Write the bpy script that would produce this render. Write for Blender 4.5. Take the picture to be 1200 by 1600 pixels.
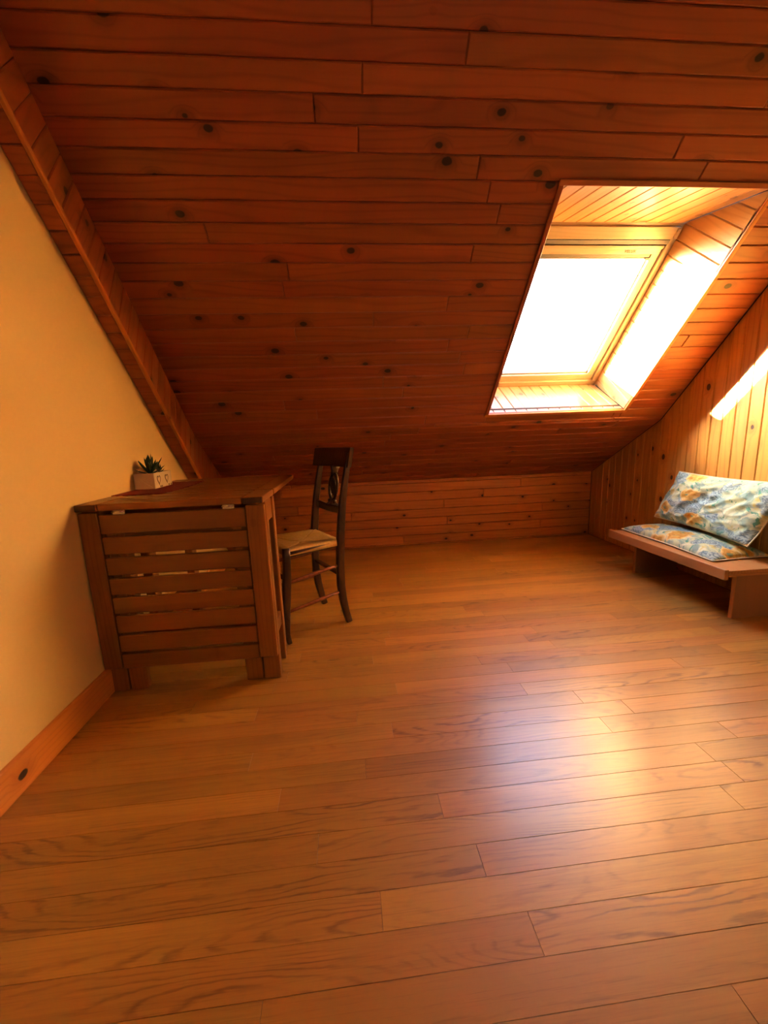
import bpy, bmesh, math, random
from mathutils import Vector, Matrix, noise
random.seed(7)
for o in list(bpy.data.objects):
    bpy.data.objects.remove(o)
SC = bpy.context.scene
COL = SC.collection

# ------------------------------------------------------------------ camera
cam_d = bpy.data.cameras.new('camera'); cam = bpy.data.objects.new('camera', cam_d); COL.objects.link(cam)
cam_d.sensor_fit = 'HORIZONTAL'; cam_d.sensor_width = 36.0
cam_d.lens = 635.0 / 1200.0 * 36.0
cam_d.clip_start = 0.02
yaw, pit, rol = math.radians(5.001), math.radians(-10.573), math.radians(2.187)
cy, sy, cp, sp, cr, sr = math.cos(yaw), math.sin(yaw), math.cos(pit), math.sin(pit), math.cos(rol), math.sin(rol)
fw = Vector((sy*cp, cy*cp, sp)); rt = Vector((cy, -sy, 0)); dn = fw.cross(rt)
r2 = cr*rt + sr*dn; d2 = -sr*rt + cr*dn
cam.matrix_world = Matrix(((r2.x, -d2.x, -fw.x, 0), (r2.y, -d2.y, -fw.y, 0), (r2.z, -d2.z, -fw.z, 1.0), (0, 0, 0, 1)))
SC.camera = cam

# ------------------------------------------------------------------ sky, sun, exposure
W = bpy.data.worlds.new('sky'); SC.world = W; W.use_nodes = True
wn = W.node_tree.nodes; wl = W.node_tree.links
bg = wn['Background']
sky = wn.new('ShaderNodeTexSky'); sky.sky_type = 'NISHITA'; sky.sun_disc = False
sky.sun_elevation = math.radians(24); sky.sun_rotation = math.radians(-56); sky.dust_density = 3.0; sky.air_density = 1.0
wl.new(sky.outputs[0], bg.inputs[0]); bg.inputs[1].default_value = 0.66
sun_d = bpy.data.lights.new('sun', 'SUN'); sun = bpy.data.objects.new('sun', sun_d); COL.objects.link(sun)
sun_dir = Vector((1.0, -0.675, -0.38)).normalized()
sun.rotation_mode = 'QUATERNION'; sun.rotation_quaternion = sun_dir.to_track_quat('-Z', 'Y')
sun_d.energy = 66.0; sun_d.angle = math.radians(1.2); sun_d.color = (1.0, 0.86, 0.56)
fill_d = bpy.data.lights.new('rear_fill_lamp', 'AREA'); fill = bpy.data.objects.new('rear_fill_lamp', fill_d); COL.objects.link(fill)
fill_d.shape = 'RECTANGLE'; fill_d.size = 1.0; fill_d.size_y = 1.1; fill_d.energy = 0.9; fill_d.color = (1.0, 0.80, 0.50)
fill.location = (1.0, -1.335, 1.45); fill.rotation_euler = (math.radians(90), 0, 0)      # unseen fill lamp added behind the camera, shining towards +y
SC.view_settings.view_transform = 'Standard'; SC.view_settings.look = 'None'
SC.cycles.diffuse_bounces = 8; SC.cycles.max_bounces = 14
SC.view_settings.gamma = 1.0; SC.view_settings.use_curve_mapping = False
SC.view_settings.exposure = 3.08

# ------------------------------------------------------------------ materials
def new_mat(name):
    m = bpy.data.materials.new(name); m.use_nodes = True
    nt = m.node_tree
    b = nt.nodes['Principled BSDF']
    return m, nt, b

class G:                                    # tiny node-graph helper
    def __init__(s, nt): s.nt = nt
    def n(s, t, **kw):
        x = s.nt.nodes.new(t)
        for k, v in kw.items(): setattr(x, k, v)
        return x
    def put(s, sock, v):
        if isinstance(v, bpy.types.NodeSocket): s.nt.links.new(v, sock)
        elif v is not None: sock.default_value = v
    def math(s, op, a, b=None, c=None, clamp=False):
        x = s.n('ShaderNodeMath', operation=op, use_clamp=clamp)
        for i, v in enumerate((a, b, c)): s.put(x.inputs[i], v)
        return x.outputs[0]
    def vmath(s, op, a, b=None):
        x = s.n('ShaderNodeVectorMath', operation=op); s.put(x.inputs[0], a); s.put(x.inputs[1], b)
        return x.outputs[0]
    def noise(s, vec, scale=1.0, detail=2.0, rough=0.5, dim='3D'):
        x = s.n('ShaderNodeTexNoise', noise_dimensions=dim); s.put(x.inputs['Vector'], vec)
        x.inputs['Scale'].default_value = scale; x.inputs['Detail'].default_value = detail; x.inputs['Roughness'].default_value = rough
        return x.outputs[0], x.outputs[1]
    def mr(s, v, a, b, c=0.0, d=1.0, smooth=True):
        x = s.n('ShaderNodeMapRange'); x.interpolation_type = 'SMOOTHSTEP' if smooth else 'LINEAR'; x.clamp = True
        s.put(x.inputs[0], v)
        for i, q in enumerate((a, b, c, d)): s.put(x.inputs[i+1], q)
        return x.outputs[0]
    def mix(s, f, a, b, mode='MIX'):
        x = s.n('ShaderNodeMix', data_type='RGBA', blend_type=mode); s.put(x.inputs[0], f)
        for i, v in ((6, a), (7, b)):
            s.put(x.inputs[i], (*v, 1) if isinstance(v, tuple) and len(v) == 3 else v)
        return x.outputs[2]

def wood(name, light, dark, knot=(0.03, 0.008, 0.003), knots=1.0, rings=38.0, ring_amt=0.5, streak=0.35, rough=0.4, coat=0.0,
         tone=0.3, bump=0.15, kscale=4.2, spec=0.5, coat_rough=0.2, wob=6.0, hue=0.0, vary=False):
    m, nt, b = new_mat(name); g = G(nt)
    tc = g.n('ShaderNodeTexCoord'); oi = g.n('ShaderNodeObjectInfo'); R = oi.outputs['Random']
    off = g.n('ShaderNodeCombineXYZ'); g.put(off.inputs[0], g.math('MULTIPLY', R, 61.0)); g.put(off.inputs[1], g.math('MULTIPLY', R, 23.0)); g.put(off.inputs[2], g.math('MULTIPLY', R, 7.0))
    v = g.vmath('ADD', tc.outputs['Object'], off.outputs[0])
    sep = g.n('ShaderNodeSeparateXYZ'); g.put(sep.inputs[0], v); y = sep.outputs[1]; z = sep.outputs[2]
    # knots: sparse dark eyes
    vor = g.n('ShaderNodeTexVoronoi', voronoi_dimensions='2D'); g.put(vor.inputs['Vector'], g.vmath('MULTIPLY', v, (0.75, 1.1, 1.0))); vor.inputs['Scale'].default_value = kscale
    cs = g.n('ShaderNodeSeparateColor'); g.put(cs.inputs[0], vor.outputs['Color'])
    keep = g.mr(cs.outputs[0], 0.42, 0.46)
    jit, _ = g.noise(v, 45.0, 2.0)
    d = g.math('ADD', vor.outputs['Distance'], g.math('MULTIPLY', g.math('SUBTRACT', jit, 0.5), 0.022))
    rad = g.math('MULTIPLY_ADD', cs.outputs[1], 0.042, 0.024)
    kmask = g.math('MULTIPLY', g.math('MULTIPLY', g.mr(g.math('SUBTRACT', d, rad), -0.006, 0.012, 1.0, 0.0), keep), knots)
    halo = g.math('MULTIPLY', g.math('MULTIPLY', g.mr(g.math('SUBTRACT', d, rad), 0.0, 0.16, 1.0, 0.0), keep), knots)
    # growth rings as contour lines of a stretched field, bending round the knots
    vs = g.vmath('MULTIPLY', v, (0.9, 5.0, 5.0))
    n1, _ = g.noise(vs, 1.0, 2.0, 0.45)
    fld = g.math('ADD', g.math('MULTIPLY', y, rings), g.math('MULTIPLY', n1, wob))
    fld = g.math('ADD', fld, g.math('MULTIPLY', halo, 1.4))
    if vary:
        jg, _ = g.noise(g.vmath('MULTIPLY', v, (14.0, 70.0, 70.0)), 1.0, 2.0, 0.6); fld = g.math('ADD', fld, g.math('MULTIPLY', jg, 0.9))
    rg = g.math('PINGPONG', fld, 0.5)
    rgs = g.mr(rg, 0.24, 0.5)
    if vary:
        R3 = g.math('FRACT', g.math('MULTIPLY', R, 41.7)); rgs = g.math('MULTIPLY', rgs, g.mr(R3, 0.30, 1.0, 0.30, 1.0))
        br, _ = g.noise(g.vmath('MULTIPLY', v, (2.2, 16.0, 16.0)), 1.0, 4.0, 0.65); rgs = g.math('MULTIPLY', rgs, g.mr(br, 0.38, 0.66))
        fi, _ = g.noise(g.vmath('MULTIPLY', v, (7.0, 260.0, 260.0)), 1.0, 3.0, 0.7); rgs = g.math('ADD', rgs, g.math('MULTIPLY', g.mr(fi, 0.50, 0.75), 0.35))
    vf = g.vmath('MULTIPLY', v, (3.0, 130.0, 130.0)); n2, _ = g.noise(vf, 1.0, 3.0, 0.6)
    vb = g.vmath('MULTIPLY', v, (1.1, 9.0, 9.0)); n3, _ = g.noise(vb, 1.0, 2.0, 0.5)
    f = g.math('ADD', g.math('MULTIPLY', rgs, ring_amt), g.math('MULTIPLY', g.math('SUBTRACT', n2, 0.4), streak))
    f = g.math('ADD', f, g.math('MULTIPLY', g.math('SUBTRACT', n3, 0.45), 1.1), clamp=True)
    c = g.mix(f, light, dark)
    c = g.mix(g.math('MULTIPLY', halo, 0.65), c, dark)
    c = g.mix(kmask, c, knot)
    hv = g.n('ShaderNodeHueSaturation'); g.put(hv.inputs['Color'], c)
    g.put(hv.inputs['Value'], g.math('MULTIPLY_ADD', R, tone, 1.0 - tone*0.5))
    R2 = g.math('FRACT', g.math('MULTIPLY', R, 17.3)); g.put(hv.inputs['Hue'], g.math('MULTIPLY_ADD', R2, hue, 0.5 - hue*0.5))
    nt.links.new(hv.outputs[0], b.inputs['Base Color'])
    g.put(b.inputs['Roughness'], g.math('MULTIPLY_ADD', n3, 0.12, rough - 0.06))
    b.inputs['Specular IOR Level'].default_value = spec
    b.inputs['Coat Weight'].default_value = coat; b.inputs['Coat Roughness'].default_value = coat_rough
    bp = g.n('ShaderNodeBump'); bp.inputs['Strength'].default_value = bump; bp.inputs['Distance'].default_value = 0.002
    g.put(bp.inputs['Height'], g.math('ADD', g.math('MULTIPLY', n2, 0.6), g.math('SUBTRACT', g.math('MULTIPLY', rgs, -0.4), kmask)))
    nt.links.new(bp.outputs[0], b.inputs['Normal'])
    return m

def plain(name, col, rough=0.5, metal=0.0, nz=0.0, nscale=30.0, bump=0.0):
    m, nt, b = new_mat(name); g = G(nt)
    tc = g.n('ShaderNodeTexCoord'); n, _ = g.noise(tc.outputs['Object'], nscale, 3.0)
    c2 = tuple(x*(1-nz) for x in col)
    nt.links.new(g.mix(n, col, c2), b.inputs['Base Color'])
    b.inputs['Roughness'].default_value = rough; b.inputs['Metallic'].default_value = metal
    if bump:
        bp = g.n('ShaderNodeBump'); bp.inputs['Strength'].default_value = bump; bp.inputs['Distance'].default_value = 0.002
        g.put(bp.inputs['Height'], n); nt.links.new(bp.outputs[0], b.inputs['Normal'])
    return m

M = {}
M['ceil'] = wood('red_stained_pine', (0.36, 0.094, 0.026), (0.15, 0.034, 0.011), rough=0.42, ring_amt=0.28, rings=24, tone=0.17, hue=0.010)
M['knee'] = wood('orange_stained_pine', (0.54, 0.19, 0.034), (0.30, 0.085, 0.016), rough=0.42, ring_amt=0.28, rings=24, tone=0.2, kscale=5.0)
M['rwall'] = wood('honey_stained_pine', (0.56, 0.27, 0.05), (0.34, 0.13, 0.024), rough=0.42, ring_amt=0.4, rings=28, tone=0.22)
M['lining'] = wood('varnished_lining_pine', (0.46, 0.25, 0.085), (0.31, 0.14, 0.038), rough=0.3, ring_amt=0.35, rings=30, tone=0.15, knots=0.6)
M['floor'] = wood('lacquered_floor', (0.48, 0.222, 0.034), (0.20, 0.072, 0.011), knot=(0.12, 0.04, 0.01), knots=0.0, rings=22, ring_amt=1.0, streak=0.7, rough=0.5, coat=1.0, vary=True,
                  coat_rough=0.29, tone=0.34, bump=0.12, kscale=1.8, wob=24.0, hue=0.012)
M['base'] = wood('bright_pine_skirting', (0.72, 0.27, 0.045), (0.50, 0.15, 0.022), rough=0.4, ring_amt=0.3, tone=0.1)
M['table'] = wood('oiled_brown_slats', (0.30, 0.112, 0.020), (0.16, 0.052, 0.010), knots=0.15, rings=50, ring_amt=0.25, streak=0.6, rough=0.36, tone=0.25)
M['table_end'] = wood('dark_end_grain', (0.07, 0.025, 0.01), (0.03, 0.01, 0.004), knots=0.0, rough=0.6)
M['bench'] = wood('sanded_bench_pine', (0.48, 0.225, 0.07), (0.31, 0.125, 0.035), knots=0.2, rings=60, ring_amt=0.4, rough=0.5, tone=0.1)
M['panel'] = wood('particle_board', (0.30, 0.15, 0.06), (0.22, 0.10, 0.04), knots=0.0, rings=5, ring_amt=0.1, rough=0.6, tone=0.1)
M['chair'] = wood('dark_walnut_stain', (0.050, 0.018, 0.009), (0.022, 0.008, 0.005), knots=0.0, rings=60, rough=0.35, tone=0.1)
M['rung'] = wood('lit_red_rung', (0.22, 0.07, 0.03), (0.12, 0.035, 0.015), knots=0.0, rings=60, rough=0.35, tone=0.1)  # light on the side rungs put into a brighter red
M['frame'] = wood('clear_lacquered_frame', (0.34, 0.27, 0.18), (0.26, 0.19, 0.11), knots=0.0, rings=40, ring_amt=0.3, rough=0.3, tone=0.06)
M['plaster'] = plain('cream_plaster', (0.80, 0.57, 0.23), 0.85, 0, 0.05, 60, 0.12)
M['alu'] = plain('grey_aluminium', (0.10, 0.10, 0.10), 0.5, 0.2, 0.1, 20)
M['steel'] = plain('bright_steel', (0.75, 0.72, 0.68), 0.25, 1.0)
M['roofing'] = plain('dark_slate_roofing', (0.06, 0.06, 0.065), 0.7, 0, 0.3, 8)
M['gap'] = plain('dark_tongue_gap', (0.035, 0.012, 0.006), 0.8)
M['leaf'] = plain('succulent_green', (0.035, 0.085, 0.03), 0.4, 0, 0.5, 25)
M['soil'] = plain('potting_soil', (0.05, 0.025, 0.012), 0.95, 0, 0.6, 80, 0.5)
M['box'] = plain('whitewashed_planter', (0.70, 0.56, 0.36), 0.6, 0, 0.2, 30, 0.1)
M['heart'] = plain('dark_heart_print', (0.12, 0.06, 0.035), 0.7)
M['cloth'] = plain('dark_red_cloth', (0.22, 0.012, 0.01), 0.95, 0, 0.3, 150, 0.4)
M['print'] = plain('faint_brown_ink', (0.03, 0.015, 0.01), 0.6)

def glass_mat():
    m = bpy.data.materials.new('window_glass'); m.use_nodes = True; nt = m.node_tree; nt.nodes.clear()
    o = nt.nodes.new('ShaderNodeOutputMaterial'); t = nt.nodes.new('ShaderNodeBsdfTransparent'); gl = nt.nodes.new('ShaderNodeBsdfGlossy')
    gl.inputs['Roughness'].default_value = 0.02; mx = nt.nodes.new('ShaderNodeMixShader')
    mx.inputs[0].default_value = 0.05
    nt.links.new(t.outputs[0], mx.inputs[1]); nt.links.new(gl.outputs[0], mx.inputs[2]); nt.links.new(mx.outputs[0], o.inputs[0])
    return m
M['glass'] = glass_mat()

def straw_mat():
    m, nt, b = new_mat('woven_straw'); g = G(nt); tc = g.n('ShaderNodeTexCoord')
    n, _ = g.noise(tc.outputs['Object'], 120.0, 3.0); n2, _ = g.noise(tc.outputs['Object'], 14.0, 2.0)
    c = g.mix(n, (0.78, 0.52, 0.15), (0.46, 0.25, 0.05)); c = g.mix(g.math('MULTIPLY', n2, 0.35), c, (0.55, 0.33, 0.09))
    nt.links.new(c, b.inputs['Base Color']); b.inputs['Roughness'].default_value = 0.6
    return m
M['straw'] = straw_mat()

def floral_mat():
    m, nt, b = new_mat('floral_cotton'); g = G(nt); tc = g.n('ShaderNodeTexCoord'); uv = tc.outputs['UV']
    _, dist = g.noise(uv, 4.0, 3.0)
    p = g.vmath('ADD', uv, g.vmath('MULTIPLY', g.vmath('SUBTRACT', dist, (0.5, 0.5, 0.5)), (0.30, 0.30, 0.0)))
    def brush(ang, sx, sy, off):            # long brushed strokes
        r = g.n('ShaderNodeVectorRotate', rotation_type='Z_AXIS'); g.put(r.inputs['Vector'], p); r.inputs['Angle'].default_value = ang
        n, _ = g.noise(g.vmath('ADD', g.vmath('MULTIPLY', r.outputs[0], (sx, sy, 1.0)), off), 1.0, 3.0, 0.6); return n
    base = g.mix(g.mr(brush(0.6, 4.0, 11.0, (0, 0, 0)), 0.38, 0.60), (0.24, 0.36, 0.30), (0.58, 0.63, 0.36))
    base = g.mix(g.mr(brush(2.2, 5.0, 16.0, (3, 1, 0)), 0.56, 0.62), base, (0.66, 0.68, 0.46))
    base = g.mix(g.mr(brush(0.9, 6.0, 15.0, (7, 4, 0)), 0.59, 0.63), base, (0.10, 0.30, 0.20))
    base = g.mix(g.mr(brush(1.5, 5.0, 9.0, (1, 9, 0)), 0.58, 0.66), base, (0.60, 0.52, 0.16))
    # blue clusters of petal-sized dabs
    pa, _ = g.noise(g.vmath('ADD', p, (5.2, 3.3, 0)), 2.6, 2.0, 0.5)
    dab = g.mix(g.mr(brush(0.3, 34.0, 60.0, (2, 2, 0)), 0.42, 0.56), (0.10, 0.17, 0.23), (0.36, 0.50, 0.49))
    base = g.mix(g.math('MULTIPLY', g.mr(pa, 0.50, 0.55), 0.9), base, dab)
    # large apricot blooms with darker folds and green hearts
    vb = g.n('ShaderNodeTexVoronoi', voronoi_dimensions='2D'); g.put(vb.inputs['Vector'], g.vmath('MULTIPLY', p, (0.8, 1.15, 1.0))); vb.inputs['Scale'].default_value = 2.9
    cs = g.n('ShaderNodeSeparateColor'); g.put(cs.inputs[0], vb.outputs['Color'])
    kp = g.mr(cs.outputs[1], 0.40, 0.44); dd = g.math('ADD', vb.outputs['Distance'], g.math('MULTIPLY', g.math('SUBTRACT', brush(1.0, 16.0, 16.0, (0, 5, 0)), 0.5), 0.28))
    bc = g.mix(g.mr(brush(0.2, 18.0, 30.0, (4, 4, 0)), 0.40, 0.60), (0.68, 0.42, 0.08), (0.52, 0.24, 0.03)); bc = g.mix(g.mr(dd, 0.20, 0.32), bc, (0.78, 0.60, 0.24))
    base = g.mix(g.math('MULTIPLY', g.mr(dd, 0.30, 0.34, 1.0, 0.0), kp), base, bc)
    base = g.mix(g.math('MULTIPLY', g.mr(dd, 0.03, 0.08, 0.85, 0.0), kp), base, (0.16, 0.30, 0.16))
    nt.links.new(base, b.inputs['Base Color']); b.inputs['Roughness'].default_value = 0.8
    wvx, _ = g.noise(uv, 420.0, 1.0); bp = g.n('ShaderNodeBump'); bp.inputs['Strength'].default_value = 0.2; bp.inputs['Distance'].default_value = 0.001
    g.put(bp.inputs['Height'], wvx); nt.links.new(bp.outputs[0], b.inputs['Normal'])
    return m
M['floral'] = floral_mat()
M['piping'] = plain('cream_piping', (0.72, 0.66, 0.45), 0.8)

# ------------------------------------------------------------------ mesh helpers
def link(name, me, mat, parent=None, mw=None):
    o = bpy.data.objects.new(name, me); COL.objects.link(o)
    if mat is not None and not me.materials: me.materials.append(mat)
    if parent is not None: o.parent = parent
    if mw is not None:
        o.matrix_basis = (parent_inv(parent) @ mw) if parent is not None else mw
    return o
def parent_inv(p):
    m = p.matrix_basis.copy(); q = p.parent
    while q is not None: m = q.matrix_basis @ m; q = q.parent
    return m.inverted()
def mesh(name, vs, fs, smooth=False):
    me = bpy.data.meshes.new(name); me.from_pydata([tuple(v) for v in vs], [], fs); me.update()
    if smooth:
        for p in me.polygons: p.use_smooth = True
    return me
def props(o, label=None, cat=None, kind=None, group=None):
    if label: o['label'] = label
    if cat: o['category'] = cat
    if kind: o['kind'] = kind
    if group: o['group'] = group
    return o
def empty(name, loc, rz=0.0):
    o = bpy.data.objects.new(name, None); COL.objects.link(o); o.empty_display_size = 0.05
    o.matrix_basis = Matrix.Translation(loc) @ Matrix.Rotation(rz, 4, 'Z')
    return o
def frame(O, X, N):
    X = Vector(X).normalized(); N = Vector(N).normalized(); Y = N.cross(X).normalized(); O = Vector(O)
    return Matrix(((X.x, Y.x, N.x, O.x), (X.y, Y.y, N.y, O.y), (X.z, Y.z, N.z, O.z), (0, 0, 0, 1)))
def area2(p): return sum(p[i][0]*p[(i+1) % len(p)][1] - p[(i+1) % len(p)][0]*p[i][1] for i in range(len(p)))
def inset(p, d):
    n = len(p); out = []
    for i in range(n):
        a, b, c = Vector(p[i-1]), Vector(p[i]), Vector(p[(i+1) % n])
        e1 = (b-a).normalized(); e2 = (c-b).normalized()
        n1 = Vector((-e1.y, e1.x)); n2 = Vector((-e2.y, e2.x))
        k = n1 + n2; q = k.dot(n1)
        out.append(b + k*(d/max(q, 0.25)))
    return out
CACHE = {}
def pboard(name, mat, parent, F, pts, th=0.012, ch=0.004):
    """chamfered board: pts is a convex outline in the local x-y plane of frame F, front face at z=0, back at -th"""
    if area2(pts) < 0: pts = pts[::-1]
    q = []
    for p in pts:
        if not q or (Vector(p)-Vector(q[-1])).length > 1e-4: q.append(tuple(p))
    if (Vector(q[0])-Vector(q[-1])).length < 1e-4: q.pop()
    if len(q) < 3 or abs(area2(q)) < 2e-5: return None
    pts = q
    cx = sum(p[0] for p in pts)/len(pts); cyy = sum(p[1] for p in pts)/len(pts)
    loc = [(p[0]-cx, p[1]-cyy) for p in pts]
    ch = min(ch, abs(area2(pts))*0.5/ (2*sum((Vector(loc[i])-Vector(loc[i-1])).length for i in range(len(loc)))) )
    key = (mat.name, round(th, 4), round(ch, 4)) + tuple((round(a, 4), round(b, 4)) for a, b in loc)
    me = CACHE.get(key)
    if me is None:
        n = len(loc); inn = inset(loc, ch)
        vs = [(a, b, -th) for a, b in loc] + [(a, b, -ch) for a, b in loc] + [(v[0], v[1], 0) for v in inn]
        fs = [tuple(range(n))[::-1]]
        for k in (0, n):
            for i in range(n): fs.append((k+i, k+(i+1) % n, k+n+(i+1) % n, k+n+i))
        fs.append(tuple(range(2*n, 3*n)))
        me = mesh(name, vs, fs); me.materials.append(mat); CACHE[key] = me
    return link(name, me, mat, parent, F @ Matrix.Translation((cx, cyy, 0)))
def clip(poly, a, b, c):                     # keep a*x+b*y<=c
    out = []
    for i in range(len(poly)):
        p, q = poly[i-1], poly[i]; dp = a*p[0]+b*p[1]-c; dq = a*q[0]+b*q[1]-c
        if (dp <= 0) != (dq <= 0):
            t = dp/(dp-dq); out.append((p[0]+(q[0]-p[0])*t, p[1]+(q[1]-p[1])*t))
        if dq <= 0: out.append(q)
    return out
def rows(poly, y0, pitch, name, mat, parent, F, joints=None, gap=0.0012, th=0.012, ch=0.004, rnd=None):
    """strips along local x"""
    ys = [p[1] for p in poly]; k = math.floor((min(ys)-y0)/pitch)
    while y0 + k*pitch < max(ys)-1e-4:
        a, b = y0+k*pitch+gap/2, y0+(k+1)*pitch-gap/2
        c = clip(clip(poly, 0, -1, -a), 0, 1, b)
        if len(c) >= 3:
            xs = [p[0] for p in c]; js = []
            if joints: js = joints(k, min(xs), max(xs))
            js = [min(xs)-1] + sorted(js) + [max(xs)+1]
            for u, w in zip(js[:-1], js[1:]):
                d = clip(clip(c, -1, 0, -(u+gap/2)), 1, 0, w-gap/2)
                if len(d) >= 3: pboard(name, mat, parent, F, d, th, ch)
        k += 1
def rj(lo, hi, seed):
    def f(k, a, b):
        r = random.Random(seed*1000+k); x = a + r.uniform(0.25, hi); out = []
        while x < b-0.2: out.append(x); x += r.uniform(lo, hi)
        return out
    return f
def box_mesh(name, sx, sy, sz, bev=0.003, seg=1):
    key = ('b', name, round(sx, 4), round(sy, 4), round(sz, 4), bev)
    bm = bmesh.new(); bmesh.ops.create_cube(bm, size=1.0)
    for v in bm.verts: v.co = Vector((v.co.x*sx, v.co.y*sy, v.co.z*sz))
    if bev: bmesh.ops.bevel(bm, geom=bm.edges[:], offset=min(bev, min(sx, sy, sz)*0.4), segments=seg, affect='EDGES', profile=0.5)
    me = bpy.data.meshes.new(name); bm.to_mesh(me); bm.free(); return me
def bar(name, mat, parent, p0, p1, w, t, up=(0, 0, 1), bev=0.003):
    """solid bar from p0 to p1; w across 'side', t along 'up'; local x runs along the grain"""
    p0, p1 = Vector(p0), Vector(p1); X = (p1-p0); L = X.length; X.normalize(); U = Vector(up); N = (U - X*U.dot(X)).normalized()
    return link(name, box_mesh(name, L, w, t, bev), mat, parent, frame((p0+p1)/2, X, N))
def abox(name, mat, parent, x0, x1, y0, y1, z0, z1, axis='x', bev=0.003):
    c = Vector(((x0+x1)/2, (y0+y1)/2, (z0+z1)/2)); dx, dy, dz = (x1-x0)/2, (y1-y0)/2, (z1-z0)/2
    if axis == 'x': return bar(name, mat, parent, c-Vector((dx, 0, 0)), c+Vector((dx, 0, 0)), 2*dy, 2*dz, (0, 0, 1), bev)
    if axis == 'y': return bar(name, mat, parent, c-Vector((0, dy, 0)), c+Vector((0, dy, 0)), 2*dx, 2*dz, (0, 0, 1), bev)
    return bar(name, mat, parent, c-Vector((0, 0, dz)), c+Vector((0, 0, dz)), 2*dx, 2*dy, (0, 1, 0), bev)
def loft(name, mat, parent, pts, rad, n=8, square=False, up=(0, 0, 1), smooth=True, mw=None):
    """swept section; rad = list of (a, b) half sizes"""
    vs = []; fs = []; m = len(pts); pts = [Vector(p) for p in pts]; ref = None
    for i, p in enumerate(pts):
        T = (pts[min(i+1, m-1)] - pts[max(i-1, 0)]).normalized(); U = Vector(up)
        A = T.cross(U)
        if A.length < 1e-3: A = T.cross(Vector((0, 1, 0)))
        A.normalize(); B = A.cross(T).normalized(); a, b = rad[i]
        for k in range(n):
            t = 2*math.pi*(k+0.5)/n; c, s = math.cos(t), math.sin(t)
            if square:
                e = 0.35; c = math.copysign(abs(c)**e, c); s = math.copysign(abs(s)**e, s)
            vs.append(p + A*a*c + B*b*s)
    for i in range(m-1):
        for k in range(n): fs.append((i*n+k, i*n+(k+1) % n, (i+1)*n+(k+1) % n, (i+1)*n+k))
    fs.append(tuple(range(n))[::-1]); fs.append(tuple(range((m-1)*n, m*n)))
    me = mesh(name, vs, fs, smooth); return link(name, me, mat, parent, mw)

# ------------------------------------------------------------------ room numbers (metres)
XL, XR, YK = -1.017, 2.28, 3.61             # left plaster wall, right boarded wall, knee wall
PM = 3.85                                    # main roof slope: y + z = PM
YB, ZB = 2.806, 1.044                        # fold between main and lower slope
ZK = 0.603                                   # top of the knee wall
YR, ZC = -1.35, 2.45                         # wall behind the camera, flat top ceiling
S2 = math.sqrt(0.5)
def sl(x, s, t=0.0): return Vector((x, YB - s*S2 + t*S2, ZB + s*S2 + t*S2))
PIT = 0.0788
OX0, OX1, OS0, OS1 = 0.965, 1.935, 0.108, 1.363   # skylight opening on the slope
SMAX = (ZC-ZB)/S2

# floor: boards run left to right
fl = abox('floor', M['gap'], None, XL-0.12, XR+0.12, YR-0.1, YK+0.1, -0.09, -0.0125, bev=0)
props(fl, 'orange brown lacquered plank floor of the attic room', 'floor', 'structure')
FJ = {0: [.33], 1: [.023], 2: [.268], 3: [-.122], 4: [.206], 5: [-.24, 1.06], 6: [.008, 1.211], 7: [.836], 9: [-.012, .827], 10: [-.384], 11: [.152, 1.362], 14: [.072],
      15: [.832], 16: [.144], 18: [.814], 33: [1.259]}
def fj(k, a, b):
    r = random.Random(541+k); js = list(FJ.get(k, [])) or [a + r.uniform(0.2, 1.2)]
    x = max(js) + r.uniform(0.75, 1.3)
    while x < b-0.2: js.append(x); x += r.uniform(0.75, 1.3)
    x = min(js) - r.uniform(0.75, 1.3)
    while x > a+0.2 and k > 2: js.append(x); x -= r.uniform(0.75, 1.3)
    return js
Ffl = frame((0, 0, 0), (1, 0, 0), (0, 0, 1))
rows([(XL, 0.2), (XR, 0.2), (XR, YK), (XL, YK)], 0.586, 0.0768, 'floorboard', M['floor'], fl, Ffl, fj, gap=0.0005, ch=0.0006, th=0.012)
rows([(XL, YR), (XR, YR), (XR, 0.2), (XL, 0.2)], 0.586, 0.0768*3, 'floorboard', M['floor'], fl, Ffl, fj, gap=0.0005, ch=0.0006, th=0.012)

# ceiling: slab with the skylight hole, boards on its underside
def slab(name, quads, th=0.05):
    vs = []; fs = []
    for q in quads:
        a, b, c, d = [Vector(p) for p in q]; N = -(b-a).cross(d-a).normalized()*th
        i = len(vs); vs += [a, b, c, d, a+N, b+N, c+N, d+N]
        fs += [(i, i+3, i+2, i+1), (i+4, i+5, i+6, i+7), (i, i+1, i+5, i+4), (i+1, i+2, i+6, i+5), (i+2, i+3, i+7, i+6), (i+3, i, i+4, i+7)]
    return mesh(name, vs, fs)
T0 = 0.0125; X0, X1 = XL-0.10, XR+0.10
HX0, HX1, HS0, HS1 = OX0-0.012, OX1+0.012, OS0-0.012, OS1+0.012
lowN = Vector((0, ZB-ZK, YK-YB)).normalized()
def lo(x, r, t=0.0): return Vector((x, YB, ZB)) + Vector((0, YK-YB, ZK-ZB)).normalized()*r + lowN*t
LL = math.hypot(YK-YB, ZB-ZK)
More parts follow.
